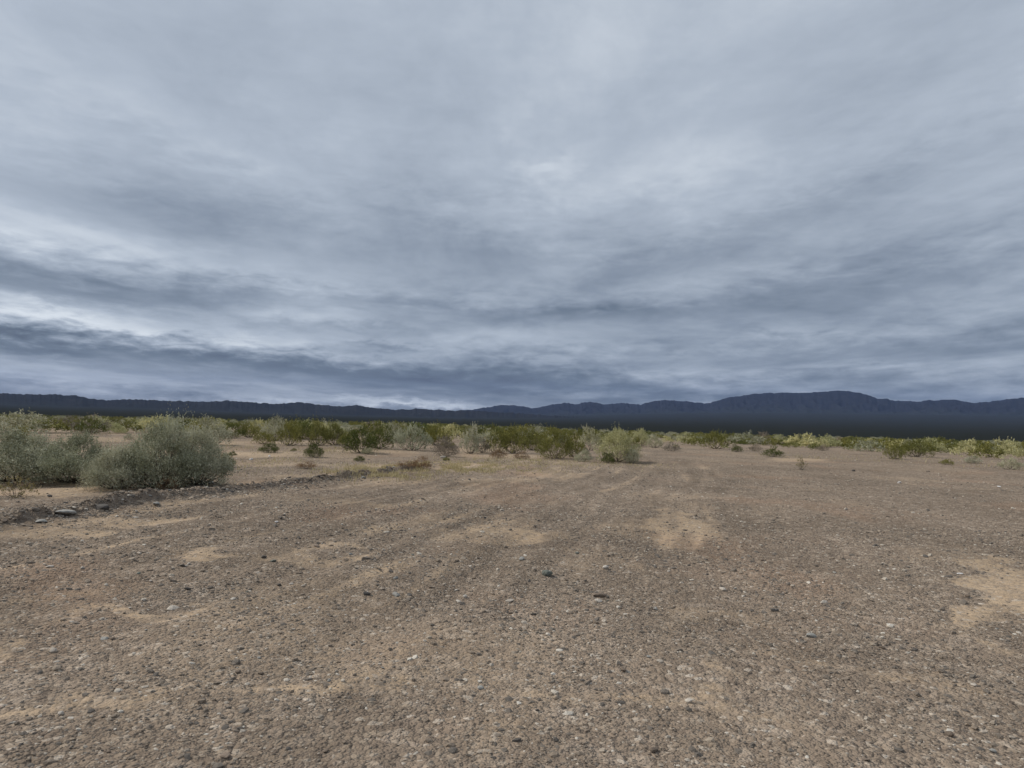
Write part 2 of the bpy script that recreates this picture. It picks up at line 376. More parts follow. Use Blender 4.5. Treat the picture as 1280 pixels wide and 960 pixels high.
def mountain_material(name, ca, cb, cc):
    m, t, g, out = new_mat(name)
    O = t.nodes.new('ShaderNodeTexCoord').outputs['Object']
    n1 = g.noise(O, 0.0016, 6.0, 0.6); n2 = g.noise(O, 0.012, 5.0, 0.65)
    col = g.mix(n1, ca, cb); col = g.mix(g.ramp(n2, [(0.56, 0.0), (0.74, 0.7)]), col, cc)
    col = g.mix(attr(t, 'foot').outputs['Fac'], col, g.mix(n2, (0.013, 0.016, 0.0165), (0.030, 0.033, 0.031)))   # the plain's cover, cloud shade in its colour, climbs the foot slopes
    bs = t.nodes.new('ShaderNodeBsdfPrincipled'); t.links.new(col, bs.inputs['Base Color'])
    bs.inputs['Roughness'].default_value = 1.0; bs.inputs['Specular IOR Level'].default_value = 0.0
    t.links.new(bs.outputs[0], out.inputs['Surface']); return m
def mountain(name, sky_pts, r0, depth, ridge, seed, mat, label):
    a = []; e = []
    for (x, y) in sky_pts:
        q = az_el(x, y); a.append(q[0]); e.append(math.tan(q[1]))
    a = np.array(a); e = np.array(e)
    A = np.arange(a[0], a[-1], math.radians(0.045)); S = np.linspace(0, 1, 72)
    E = np.interp(A, a, e)
    E = E + 0.0015 * fbm(A * 95, A * 0, 4, seed) + 0.0008 * fbm(A * 330, A * 0, 2, seed + 5)
    AA, SS = np.meshgrid(A, S); R = r0 + SS * depth
    rr = r0 + ridge * depth
    H = E[None, :] * rr + EYE[2]
    prof = np.where(SS < ridge, (np.clip(SS / ridge, 0, 1)) ** 1.9, np.clip((1 - SS) / (1 - ridge), 0, 1) ** 1.2)
    X = R * np.sin(AA); Y = R * np.cos(AA)
    rid = 1 - np.abs(fbm(AA * rr / 520.0, SS * depth / 1500.0, 4, seed + 9)) * 1.9
    away = np.clip(np.abs(SS - ridge) / 0.22, 0, 1)
    base = height(X, Y, False) - 30.0
    edge = sstep(0, .04, (AA - a[0])) * sstep(0, .04, a[-1] - AA)
    Z = base + (H - base) * prof * (1 - 0.55 * (1 - np.clip(rid, 0, 1)) * away) * (0.25 + 0.75 * edge)
    v = np.stack([X, Y, Z], -1).reshape(-1, 3); na, ns = len(A), len(S)
    i, j = np.meshgrid(np.arange(ns - 1), np.arange(na - 1), indexing='ij')
    f = np.stack([i * na + j, i * na + j + 1, (i + 1) * na + j + 1, (i + 1) * na + j], -1).reshape(-1, 4)[:, ::-1]
    me = mesh_np(name, v, f, (mat,), smooth=True)
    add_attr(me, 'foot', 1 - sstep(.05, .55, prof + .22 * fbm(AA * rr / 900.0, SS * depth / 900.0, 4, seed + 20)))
    o = link(name, me); return tag(o, label, kind='structure')
MT_L = mountain_material('shaded_hill_scrub', (0.011, 0.013, 0.014), (0.026, 0.027, 0.027), (0.046, 0.042, 0.038))  # near-black colours carry the cloud shadow over the hills
MT_R = mountain_material('shaded_mountain_rock', (0.008, 0.010, 0.015), (0.020, 0.022, 0.028), (0.050, 0.047, 0.046))  # rock colour darkened for the cloud shadow on this range
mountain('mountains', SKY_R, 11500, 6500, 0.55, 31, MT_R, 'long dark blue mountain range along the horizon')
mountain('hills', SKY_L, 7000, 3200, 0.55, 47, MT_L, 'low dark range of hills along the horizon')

# ------------------------------------------------------------------ foliage
def leaf_material(name, col_a, col_b, transl=0.16):
    m, t, g, out = new_mat(name)
    ca = attr(t, 'leafvar').outputs['Fac']
    oi = t.nodes.new('ShaderNodeObjectInfo')
    col = g.mix(ca, col_a, col_b)
    tint = g.ramp(oi.outputs['Random'], [(0.0, (0.80, 0.84, 0.80)), (0.5, (1, 1, 1)), (1.0, (1.16, 1.12, 1.02))])
    col = g.mix(1.0, col, tint, 'MULTIPLY')
    d = t.nodes.new('ShaderNodeBsdfPrincipled'); t.links.new(col, d.inputs['Base Color'])
    d.inputs['Roughness'].default_value = 0.75; d.inputs['Specular IOR Level'].default_value = 0.2
    tr = t.nodes.new('ShaderNodeBsdfTranslucent'); t.links.new(col, tr.inputs['Color'])
    mx = t.nodes.new('ShaderNodeMixShader'); mx.inputs[0].default_value = transl
    t.links.new(d.outputs[0], mx.inputs[1]); t.links.new(tr.outputs[0], mx.inputs[2])
    t.links.new(mx.outputs[0], out.inputs['Surface']); return m
def plain_material(name, ca, cb, scale=20.0, rough=0.9):
    m, t, g, out = new_mat(name)
    O = t.nodes.new('ShaderNodeTexCoord').outputs['Object']
    col = g.mix(g.noise(O, scale, 5.0, 0.6), ca, cb)
    bs = t.nodes.new('ShaderNodeBsdfPrincipled'); t.links.new(col, bs.inputs['Base Color'])
    bs.inputs['Roughness'].default_value = rough; bs.inputs['Specular IOR Level'].default_value = 0.2
    t.links.new(bs.outputs[0], out.inputs['Surface']); return m
LEAF = {
    'sage': leaf_material('sage_leaves', (0.25, 0.248, 0.160), (0.56, 0.54, 0.40)),
    'pale': leaf_material('pale_sage_leaves', (0.36, 0.345, 0.165), (0.60, 0.565, 0.32)),
    'olive': leaf_material('olive_leaves', (0.115, 0.118, 0.028), (0.27, 0.255, 0.075)),
    'green': leaf_material('dark_green_leaves', (0.055, 0.068, 0.016), (0.15, 0.165, 0.042)),
    'rust': leaf_material('rust_brown_twigs', (0.15, 0.088, 0.045), (0.31, 0.195, 0.105), 0.15),
    'twig': leaf_material('dry_grey_twigs', (0.15, 0.125, 0.095), (0.33, 0.28, 0.22), 0.1),
    'weed': leaf_material('tan_weed', (0.20, 0.16, 0.07), (0.40, 0.33, 0.17), 0.2),
    'straw': leaf_material('straw_grass', (0.36, 0.285, 0.15), (0.58, 0.49, 0.29), 0.3),
}
STEM = plain_material('shrub_bark', (0.075, 0.060, 0.046), (0.16, 0.13, 0.10), 30.0)

def unit(v): return v / np.maximum(np.linalg.norm(v, axis=-1, keepdims=True), 1e-9)
def shrub_meshes(name, kind, seed, nleaf, leaf, lean=0.0, spiky=0.5, nblob=11, open_=0.0, flat_=1.0):
    """crown about 2 wide and 1 high standing on the origin; returns foliage and stem mesh"""
    R = np.random.RandomState(seed)
    # clumps
    ang = np.arange(nblob) * 2.39996 + R.uniform(-.5, .5, nblob); rr = np.sqrt((np.arange(nblob) + R.rand(nblob)) / nblob) * 0.82
    bc = np.stack([np.cos(ang) * rr, np.sin(ang) * rr, np.zeros(nblob)], -1)
    br = R.uniform(0.16, 0.34, nblob) if nblob < 20 else R.uniform(.13, .27, nblob)
    bc[:, 2] = (1.0 - 0.62 * (rr / 0.72) ** 2) * R.uniform(0.42, 0.82, nblob)
    bc[:3, 2] = R.uniform(0.55, 0.78, 3); br[:3] *= 1.15
    bc[:, 2] = np.maximum(bc[:, 2], 0.22); bc[:, 0] += lean * bc[:, 2]
    nt = max(nleaf // 9, 12)
    pb = br ** 2 / np.sum(br ** 2); bi = R.choice(nblob, nt, p=pb)
    d = unit(R.normal(size=(nt, 3))); d[:, 2] = np.where(d[:, 2] < -0.35, -d[:, 2], d[:, 2])
    rad_ = br[bi] * (0.30 + 0.70 * R.rand(nt) ** 0.30)
    p = bc[bi] + d * rad_[:, None]
    # a skirt of low growth to the ground
    sk = R.rand(nt) < 0.24
    sa = R.rand(sk.sum()) * 6.283; sr = (0.80 + .14 * np.sin(sa * 3 + seed) + .10 * np.sin(sa * 5 + 2 * seed)) * R.rand(sk.sum()) ** 0.35
    p[sk, 2] = R.uniform(0.01, 0.42, sk.sum()); p[sk, 0] = np.cos(sa) * sr; p[sk, 1] = np.sin(sa) * sr
    tdir = unit(0.62 * unit(p - np.array([0, 0, -0.15])) + 0.45 * np.array([0, 0, 1.0]) + 0.42 * R.normal(size=(nt, 3)))
    tl = R.uniform(0.08, 0.24 if nblob > 20 else .20, nt) * (1 + spiky * (R.rand(nt) < 0.18) * 1.3)
    p[:, 2] *= flat_
    k = 9
    t = (np.arange(k)[None, :] + R.rand(nt, k)) / k
    c = p[:, None, :] + tdir[:, None, :] * (tl[:, None] * t)[..., None] + R.normal(size=(nt, k, 3)) * 0.012
    ld = unit(tdir[:, None, :] * 0.8 + R.normal(size=(nt, k, 3)) * 0.65)
    L = leaf * R.uniform(0.6, 1.35, (nt, k, 1)); side = unit(np.cross(ld, R.normal(size=(nt, k, 3))))
    w = L * R.uniform(0.14, 0.24, (nt, k, 1))
    a = c; b = c + ld * L * 0.5 + side * w; e = c + ld * L; f = c + ld * L * 0.5 - side * w
    v = np.stack([a, b, e, f], 2).reshape(-1, 4, 3)
    keep = (v[:, :, 2].min(1) > 0.0)
    if open_ > 0: keep &= (R.rand(len(v)) > open_)
    v = v[keep]
    kx = 0.97 / np.percentile(np.hypot(v[..., 0], v[..., 1]), 95); kz = 1.06 / np.percentile(v[..., 2], 98.8)
    norm = np.array([kx, kx, kz]); v = v * norm
    var = (0.5 + 0.28 * R.normal(size=(nt, 1)) + 0.16 * R.normal(size=(nt, k)) + 0.26 * R.normal(size=nblob)[bi][:, None]).reshape(-1)[keep]
    fv = v.reshape(-1, 3); ff = np.arange(len(fv)).reshape(-1, 4)
    me = mesh_np(name + '_foliage', fv, ff, (LEAF[kind],)); add_attr(me, 'leafvar', np.repeat(np.clip(var, 0, 1), 4))
    # stems: curved three-sided tubes from the root to every clump, then fine twigs
    sv = []; sf = []
    def tube(pts, r_a, r_b):
        n = len(pts); o = len(sv)
        for q in range(n):
            tt = pts[min(q + 1, n - 1)] - pts[max(q - 1, 0)]; tt = tt / (np.linalg.norm(tt) + 1e-9)
            s1 = np.cross(tt, (0.3, 0.9, 0.1)); s1 /= (np.linalg.norm(s1) + 1e-9); s2 = np.cross(tt, s1)
            rq = r_a + (r_b - r_a) * q / (n - 1)
            for z_ in range(3):
                aa = z_ * 2.0944; sv.append(pts[q] + rq * (math.cos(aa) * s1 + math.sin(aa) * s2))
        for q in range(n - 1):
            for z_ in range(3):
                sf.append((o + q * 3 + z_, o + q * 3 + (z_ + 1) % 3, o + q * 3 + 3 + (z_ + 1) % 3, o + q * 3 + 3 + z_))
    for b_ in range(nblob):
        s0 = np.array([R.normal() * .06, R.normal() * .06, -0.03]); e0 = bc[b_] * np.array([1, 1, flat_])
        mid = s0 * 0.5 + e0 * 0.5 + np.array([e0[0] * .12, e0[1] * .12, -0.10 * e0[2]]) + R.normal(size=3) * .02
        pts = [s0 + (mid - s0) * q / 3 for q in range(3)] + [mid + (e0 - mid) * q / 3 for q in range(4)]
        tube(pts, R.uniform(.012, .02), .006)
        for c_ in range(4):
            q = np.where(bi == b_)[0]
            if len(q): j = q[R.randint(len(q))]; tube([e0, e0 * .5 + p[j] * .5 + R.normal(size=3) * .02, p[j] + tdir[j] * tl[j]], .005, .0018)
    sme = mesh_np(name + '_stems', np.array(sv) * norm, np.array(sf), (STEM,))
    return me, sme
VAR = {}
def variants(kind, lod):
    """a few meshes per kind and nearness, built once"""
    if (kind, lod) in VAR: return VAR[(kind, lod)]
    nl, lf, cnt = {0: (36000, 0.036, 3), 1: (12000, 0.046, 3), 2: (4500, 0.066, 3), 3: (1700, 0.105, 4)}[lod]
    sp = {'sage': .8, 'pale': .6, 'olive': .9, 'green': .4, 'rust': 1.2, 'twig': 1.2, 'weed': 1.4}[kind]
    op = {'rust': .68, 'twig': .55, 'weed': .0}.get(kind, 0.0)
    if kind in ('twig', 'rust'): lf *= 1.3
    if kind == 'weed': nl, lf = 420, .13
    out = []
    for q in range(cnt):
        sd_ = {'sage': 1, 'pale': 2, 'olive': 3, 'green': 4, 'rust': 5, 'twig': 6, 'weed': 7}[kind] * 100 + lod * 10 + q
        out.append(shrub_meshes(f'{kind}_{lod}_{q}', kind, sd_, nl, lf, lean=(q - 1) * .12, spiky=sp, nblob=13 + 2 * q + (13 if lod == 0 else 0), open_=op))
    VAR[(kind, lod)] = out; return out
KINDNAME = {'sage': 'saltbush', 'pale': 'saltbush', 'olive': 'creosote_bush', 'green': 'evergreen_shrub', 'rust': 'dry_bush', 'twig': 'dead_brush', 'weed': 'weed'}
rng = random.Random(5)
PLACED = []
def put_shrub(kind, pos, w, h, label, group=None, lod=None, v=None, name=None, rot=None):
    d = math.hypot(pos[0], pos[1])
    if lod is None: lod = 0 if (d < 19 and w > 1.2) else 1 if d < 34 else 2 if d < 62 else 3
    if kind in ('twig', 'rust', 'weed'): lod = min(lod, 2)
    vs = variants(kind, lod); fo, st = vs[(rng.randrange(len(vs)) if v is None else v) % len(vs)]
    nm = name or KINDNAME[kind]
    rz = rng.uniform(0, 6.283) if rot is None else rot
    S = (w / 1.9, w / 1.9 * rng.uniform(.85, 1.1), h / 1.08)
    if lod >= 3:
        o = link(nm, fo); o.location = pos; o.rotation_euler = (0, 0, rz); o.scale = S
    else:
        o = bpy.data.objects.new(nm, None); COL.objects.link(o); o.empty_display_size = 0.2
        o.location = pos; o.rotation_euler = (0, 0, rz); o.scale = S
        link('foliage', fo, o); link('stems', st, o)
    tag(o, label, {'rust': 'dry brush', 'twig': 'dry brush', 'weed': 'weed'}.get(kind, 'shrub'), group)
    PLACED.append((pos[0], pos[1], w)); return o

# (kind, base x, base y, height px, width px, label, group)
G_R = 'shrubs in the belt at the far edge of the gravel'
SHRUBS = [
    ('sage', 200, 609, 82, 106, 'tallest feathery grey-green saltbush beside the windrow', None),
    ('sage', 244, 606, 68, 84, 'grey-green saltbush grown into the side of the tallest one, shading the white scrap', None),
    ('sage', 146, 611, 52, 84, 'low grey-green saltbush leaning against the tallest saltbush', None),
    ('sage', 88, 603, 60, 98, 'broad dark grey-green saltbush behind the bare sand patch', None),
    ('sage', 16, 602, 64, 130, 'wide grey-green saltbush with yellowish tip behind the sand patch and spindly weed', None),
    ('olive', 26, 572, 38, 40, 'yellow-green shrub peeking over the wide saltbush', None),
    ('green', 122, 606, 24, 22, 'small dark green shrub wedged between two big saltbushes', None),
    ('rust', 210, 612, 14, 26, 'rusty dry growth under the tallest saltbush', None),
    ('green', 283, 584, 18, 24, 'small bright green shrub just past the tallest saltbush', None),
    ('sage', 262, 556, 34, 60, 'pale sage shrub showing behind the tallest saltbush', None),
    ('green', 290, 548, 20, 34, 'dark round shrub among pale sage behind the tallest saltbush', None),
    ('green', 113, 543, 21, 36, 'dark round shrub alone at the edge of bare ground', None),
    ('sage', 24, 541, 26, 64, 'wide sage shrub standing highest against the dark hills', None),
    ('olive', 60, 541, 17, 60, 'low olive shrub mass with brownish tinge below the sage crown', None),
    ('olive', 92, 539, 14, 26, 'small olive shrub beside the dark round shrub', None),
    ('pale', 140, 540, 12, 22, 'small pale sage tuft beside the dark round shrub', None),
    ('olive', 160, 541, 16, 36, 'olive shrub half hidden behind the tallest saltbush crown', None),
    ('olive', 312, 547, 20, 28, 'green shrub beside the dark round one past the tallest saltbush', None),
    ('sage', 343, 551, 30, 36, 'sage shrub rising over the olive thicket', None),
    ('olive', 362, 557, 28, 34, 'olive shrub with bare dark stems in the thicket', None),
    ('olive', 330, 555, 15, 30, 'low loose olive shrub at the front of the thicket', None),
    ('green', 337, 566, 12, 24, 'flat dark green cushion shrub on open sandy ground', None),
    ('green', 393, 572, 18, 24, 'vivid green round shrub on open sandy ground', None),
    ('olive', 398, 557, 32, 34, 'upright olive shrub behind the vivid green round shrub', None),
    ('olive', 418, 556, 28, 34, 'olive green shrub joined to the upright olive shrub', None),
    ('rust', 383, 586, 10, 24, 'dark brown dry tuft with upright twigs on bare ground', None),
    ('green', 452, 566, 32, 46, 'dark green bush in the middle of the thicket', None),
    ('green', 474, 561, 30, 40, 'tall dark green bush touching the grey sage shrub', None),
    ('olive', 436, 561, 24, 32, 'olive bush at the side of the dark green bushes', None),
    ('green', 449, 577, 7, 13, 'tiny green shrub in front of the dark green bushes', None),
    ('sage', 515, 563, 32, 46, 'grey sage shrub with dark heart behind the rusty dry bush', None),
    ('sage', 494, 553, 24, 34, 'pale sage shrub between dark green bush and grey sage shrub', None),
    ('twig', 556, 571, 26, 34, 'grey-brown half bare shrub behind a small white stone', None),
    ('olive', 548, 557, 26, 36, 'olive shrub behind the half bare grey-brown shrub', None),
    ('rust', 527, 586, 16, 24, 'rusty orange dry bush at the end of the windrow', None),
    ('rust', 508, 584, 8, 26, 'low spread of dry brown twigs beside the rusty orange bush', None),
    ('sage', 588, 567, 36, 30, 'upright sage shrub with brown lower half', None),
    ('twig', 602, 566, 20, 22, 'grey dead brush leaning on the upright sage shrub', None),
    ('olive', 622, 566, 34, 32, 'tall olive shrub over a patch of rusty undergrowth', None),
    ('olive', 642, 567, 34, 34, 'olive shrub with bare trunk over rusty undergrowth', None),
    ('rust', 624, 573, 11, 24, 'rusty undergrowth below the tall olive shrub', None),
    ('rust', 652, 574, 10, 22, 'reddish dry clump below the bare trunk shrub', None),
    ('olive', 668, 563, 26, 36, 'olive shrub between the bare trunk shrub and the large olive bush', None),
    ('olive', 694, 573, 38, 48, 'large round olive bush at the edge of the track', None),
    ('olive', 718, 571, 34, 34, 'olive bush joined to the large round olive bush', None),
    ('sage', 728, 577, 15, 24, 'small grey sage clump in front of the large olive bush', None),
    ('sage', 737, 563, 30, 30, 'sage shrub behind the small grey sage clump', None),
    ('pale', 770, 577, 40, 56, 'bright pale sage bush at the gravel edge, crown broad and yellowish', None),
    ('sage', 790, 579, 18, 24, 'low grey lobe at the foot of the bright pale sage bush', None),
    ('green', 760, 579, 13, 18, 'dark low tuft at the foot of the bright pale sage bush', None),
    ('pale', 800, 558, 22, 24, 'pale upright shrub behind the bright pale sage bush', None),
    ('sage', 818, 560, 16, 22, 'grey round shrub beside the pale upright shrub', None),
    ('twig', 841, 564, 11, 24, 'sparse brown brush on the gravel edge', None),
    ('pale', 858, 555, 14, 24, 'low pale shrub behind the sparse brown brush', G_R),
    ('olive', 867, 557, 14, 28, 'low olive shrub near the sparse brown brush', G_R),
    ('olive', 895, 561, 22, 36, 'largest olive shrub where the gravel rises to the belt', None),
    ('green', 921, 565, 10, 16, 'small dark tuft beside the largest olive shrub of the belt', None),
    ('sage', 930, 554, 14, 28, 'grey sage shrub behind the largest olive shrub of the belt', None),
    ('twig', 953, 556, 16, 26, 'tan dry shrub among green ones in the belt', None),
    ('twig', 944, 564, 9, 18, 'small grey-brown brush beside the dark low shrub', None),
    ('green', 966, 571, 13, 26, 'dark green low shrub standing forward on bare gravel', None),
    ('weed', 1001, 587, 17, 15, 'thin spindly weed on the open gravel beside pale sand', None),
    ('pale', 1003, 559, 17, 42, 'broad pale olive shrub in the belt', G_R),
    ('pale', 1036, 559, 15, 30, 'low pale shrub in the belt', G_R),
    ('sage', 1066, 563, 11, 18, 'low grey shrub in the belt', G_R),
    ('pale', 1076, 557, 14, 26, 'low pale shrub in the belt', G_R),
    ('olive', 1093, 561, 12, 26, 'low dark olive shrub in the belt', G_R),
    ('olive', 1117, 574, 19, 24, 'dense green shrub at the front of the belt', None),
    ('olive', 1144, 571, 22, 42, 'wide olive shrub beside the dense green front shrub', None),
    ('olive', 1178, 565, 18, 46, 'long low olive shrub in the belt', G_R),
    ('olive', 1184, 581, 7, 16, 'tiny olive tuft in front of the belt', None),
    ('pale', 1208, 571, 22, 34, 'pale sage shrub between two olive ones at the front', None),
    ('olive', 1235, 574, 22, 36, 'dark olive shrub beside the pale sage one at the front', None),
    ('pale', 1259, 574, 25, 40, 'yellowish pale shrub, largest beside the dark olive one', None),
    ('olive', 1282, 572, 20, 26, 'olive shrub next to the largest yellowish pale shrub', None),
    ('sage', 1263, 587, 14, 28, 'low loose sage clump standing forward of the belt', None),
    ('sage', 1216, 579, 9, 22, 'small sage tuft at the foot of the pale front shrub', None),
]
for (kd, x, y, hp, wp, lab, grp) in SHRUBS:
    p = at(x, y); s = px_size(p)
    put_shrub(kd, p, wp * s, hp * s, lab, grp)
# the rest of the scrub, standing between and behind those
LABR = {'sage': 'grey-green sage shrub', 'pale': 'pale yellowish sage shrub', 'olive': 'olive green shrub', 'green': 'dark green shrub', 'twig': 'dry brown brush'}
ZONES = [(70, 'beyond the wide saltbush'), (160, 'around the lone dark round shrub'), (320, 'beyond the tallest saltbush'), (425, 'around the vivid green round shrub'), (500, 'around the dark green bushes'), (600, 'beyond the rusty orange dry bush'),
         (670, 'around the bare trunk shrub'), (745, 'around the large round olive bush'), (850, 'beyond the bright pale sage bush'), (985, 'in the belt below the highest mountain slope'), (1105, 'in the belt beyond the spindly gravel weed'), (9999, 'in the belt around the dense green front shrub')]
SIZ = ('small', 'middling', 'large')
R2 = random.Random(77); cnt = 0; tries = 0
while cnt < 345 and tries < 20000:
    tries += 1
    x = R2.uniform(-120, 1400) if cnt < 190 else R2.uniform(-120, 420) if cnt < 250 else R2.uniform(360, 800) if cnt < 315 else R2.uniform(-60, 1290); hor = 529 + (x - 640) * .0235
    dpx = R2.uniform(7.0, 27.0) if x < 820 else R2.uniform(7.0, 21.0)
    tuft = cnt >= 315
    if tuft: dpx = R2.uniform(14, 52 if x < 600 else 30)
    y = hor + dpx
    front = np.interp(x, [-200, 60, 120, 300, 420, 640, 760, 860, 1000, 1120, 1400], [560, 549, 543, 548, 558, 565, 566, 556, 559, 566, 575])
    if y > front + (26 if tuft else 0): continue
    p = at(x, y); d = math.hypot(p[0], p[1])
    if d > 190 or d < (18 if tuft else 34): continue
    w = 1.0 + 3.0 * R2.random() ** 1.2; h = min(w * R2.uniform(.36, .60), 1.5)
    if tuft: w = R2.uniform(.25, .8); h = w * R2.uniform(.4, .6)
    if any((p[0] - a) ** 2 + (p[1] - b) ** 2 < (0.36 * (w + c)) ** 2 for a, b, c in PLACED): continue
    kd = R2.choices(['sage', 'pale', 'olive', 'green', 'twig'], [5, 3 + 3 * (x > 800), 5, 1.6, 1.6])[0]
    sz = 'tiny' if tuft else SIZ[0 if w < 1.8 else 1 if w < 2.7 else 2]
    zn = next(t for q, t in ZONES if x < q)
    put_shrub(kd, p, w, h, f'{sz} {LABR[kd]} {zn}', f'{sz} {kd} shrubs {zn}'); cnt += 1

# weed on the sand patch, spindly
p = at(18, 622); s = px_size(p)
put_shrub('weed', p, 46 * s, 26 * s, 'spindly tan weed on the bare sand patch before the wide saltbush', lod=1, v=0, name='weed')

# ------------------------------------------------------------------ scatter by geometry nodes (uncountable stuff)
def scatter(name, pts, scales, rots, variants_, label, realign=None):
    """one object: points with size and turn, an instance of a variant on each"""
    me = bpy.data.meshes.new(name); me.vertices.add(len(pts)); me.vertices.foreach_set('co', np.ascontiguousarray(pts, np.float32).ravel())
    for nm_, val_, ty in (('sc', scales, 'FLOAT_VECTOR'), ('ro', rots, 'FLOAT_VECTOR')):
        a = me.attributes.new(nm_, ty, 'POINT'); a.data.foreach_set('vector', np.ascontiguousarray(val_, np.float32).ravel())
    a = me.attributes.new('ix', 'INT', 'POINT'); a.data.foreach_set('value', np.random.RandomState(3).randint(0, len(variants_), len(pts)).astype(np.int32))
    o = link(name, me)
    ng = bpy.data.node_groups.new(name, 'GeometryNodeTree')
    ng.interface.new_socket('Geometry', in_out='INPUT', socket_type='NodeSocketGeometry'); ng.interface.new_socket('Geometry', in_out='OUTPUT', socket_type='NodeSocketGeometry')
    N, L = ng.nodes, ng.links
    gi = N.new('NodeGroupInput'); go = N.new('NodeGroupOutput')
    m2p = N.new('GeometryNodeMeshToPoints'); L.new(gi.outputs[0], m2p.inputs[0])
    def na(nm_, ty):
        q = N.new('GeometryNodeInputNamedAttribute'); q.data_type = ty; q.inputs[0].default_value = nm_; return q.outputs[0]
    jn = N.new('GeometryNodeJoinGeometry')
    idx = na('ix', 'INT'); scv = na('sc', 'FLOAT_VECTOR'); rov = na('ro', 'FLOAT_VECTOR')
    for k_, src in enumerate(variants_):
        cmp = N.new('FunctionNodeCompare'); cmp.data_type = 'INT'; cmp.operation = 'EQUAL'
        L.new(idx, cmp.inputs[2]); cmp.inputs[3].default_value = k_
        oi = N.new('GeometryNodeObjectInfo'); oi.inputs['Object'].default_value = src; oi.inputs['As Instance'].default_value = True
        ip = N.new('GeometryNodeInstanceOnPoints')
        L.new(m2p.outputs[0], ip.inputs['Points']); L.new(cmp.outputs[0], ip.inputs['Selection']); L.new(oi.outputs['Geometry'], ip.inputs['Instance'])
        e2r = N.new('FunctionNodeEulerToRotation'); L.new(rov, e2r.inputs[0]); L.new(e2r.outputs[0], ip.inputs['Rotation'])
        L.new(scv, ip.inputs['Scale']); L.new(ip.outputs[0], jn.inputs[0])
    L.new(jn.outputs[0], go.inputs[0])
    md = o.modifiers.new('scatter', 'NODES'); md.node_group = ng
    return tag(o, label, kind='stuff')

def stone_material(name, stops):
    m, t, g, out = new_mat(name)
    oi = t.nodes.new('ShaderNodeObjectInfo'); O = t.nodes.new('ShaderNodeTexCoord').outputs['Object']
    col = g.ramp(oi.outputs['Random'], stops)
    col = g.mix(0.6, col, g.ramp(g.noise(O, 2.2, 5.0, 0.65), [(0.3, 0.68), (0.7, 1.25)]), 'MULTIPLY')
    bs = t.nodes.new('ShaderNodeBsdfPrincipled'); t.links.new(col, bs.inputs['Base Color'])
    bs.inputs['Roughness'].default_value = 0.88; bs.inputs['Specular IOR Level'].default_value = 0.25
    b = t.nodes.new('ShaderNodeBump'); b.inputs['Strength'].default_value = 0.35; b.inputs['Distance'].default_value = 0.1
    t.links.new(g.noise(O, 5.0, 5.0, 0.65), b.inputs['Height']); t.links.new(b.outputs[0], bs.inputs['Normal'])
    t.links.new(bs.outputs[0], out.inputs['Surface']); return m
GRAVEL = stone_material('gravel_stone', [(0.0, (0.110, 0.097, 0.084)), (0.18, (0.165, 0.142, 0.118)), (0.50, (0.240, 0.192, 0.146)), (0.80, (0.30, 0.238, 0.178)), (0.92, (0.36, 0.305, 0.24)), (1.0, (0.60, 0.55, 0.47))])
import bmesh
def stone_mesh(name, seed, sub, mat, sharp=0.5):
    bm = bmesh.new(); bmesh.ops.create_icosphere(bm, subdivisions=sub, radius=1.0)
    R = np.random.RandomState(seed); co = np.array([v.co[:] for v in bm.verts])
    for _ in range(7):                                      # cut facets
        n = unit(R.normal(size=3)); lim = R.uniform(0.5, 0.85); d = co @ n
        co = co - np.where(d > lim, (d - lim) * (0.75 + .25 * sharp), 0)[:, None] * n
    co *= (1 + 0.10 * fbm(co[:, 0] * 1.7 + seed, co[:, 1] * 1.7 + co[:, 2], 2, seed))[:, None]
    co *= np.array([R.uniform(.85, 1.15), R.uniform(.65, .95), R.uniform(.5, .75)])
    for v, c in zip(bm.verts, co): v.co = c
    me = bpy.data.meshes.new(name); bm.to_mesh(me); bm.free(); me.materials.append(mat)
    me.polygons.foreach_set('use_smooth', np.zeros(len(me.polygons), bool)); return me

# gravel: sources stand in as single pebbles of the plain itself
R3 = np.random.RandomState(9)
def wedge(n, r0, r1, half=46):
    r = np.sqrt(R3.uniform(r0 * r0, r1 * r1, n)); a = np.radians(R3.uniform(-half, half, n)); return r * np.sin(a), r * np.cos(a)
PX, PY, PS = [], [], []
for (n, r0, r1, lo, sg) in ((125000, 2.0, 7.5, .0060, .62), (105000, 7.5, 14, .0092, .58), (80000, 14, 30, .0135, .48), (46000, 30, 62, .021, .35)):
    x, y = wedge(n, r0, r1); s = np.clip(lo * np.exp(R3.normal(0, sg, n)), .003, .034 if r0 < 7 else .048)
    PX.append(x); PY.append(y); PS.append(s)
# extra stones along the windrow
n = 26000; v = R3.uniform(0, BLEN - 1, n); uoff = R3.normal(-0.15, 0.42, n)
seg = np.concatenate([[0], np.cumsum(np.hypot(*np.diff(BERM, axis=0).T))])
bx = np.interp(v, seg, BERM[:, 0]); by = np.interp(v, seg, BERM[:, 1])
tx = np.interp(v + .1, seg, BERM[:, 0]) - np.interp(v - .1, seg, BERM[:, 0]); ty = np.interp(v + .1, seg, BERM[:, 1]) - np.interp(v - .1, seg, BERM[:, 1])
tn = np.hypot(tx, ty) + 1e-9
PX.append(bx + uoff * ty / tn); PY.append(by - uoff * tx / tn); PS.append(np.clip(.016 * np.exp(R3.normal(0, .6, n)), .006, .07))
PX, PY, PS = map(np.concatenate, (PX, PY, PS))
dens = np.clip(1.0 - 0.85 * np.clip(sand_mask(PX, PY), 0, 1), .1, 1) * np.clip(0.55 + 1.15 * fbm(PX / 1.1, PY / 1.6, 4, 131), .10, 1)
kp = R3.rand(len(PX)) < dens
PX, PY, PS = PX[kp], PY[kp], PS[kp]
PZ = height(PX, PY) + PS * R3.uniform(-.35, .15, len(PS))
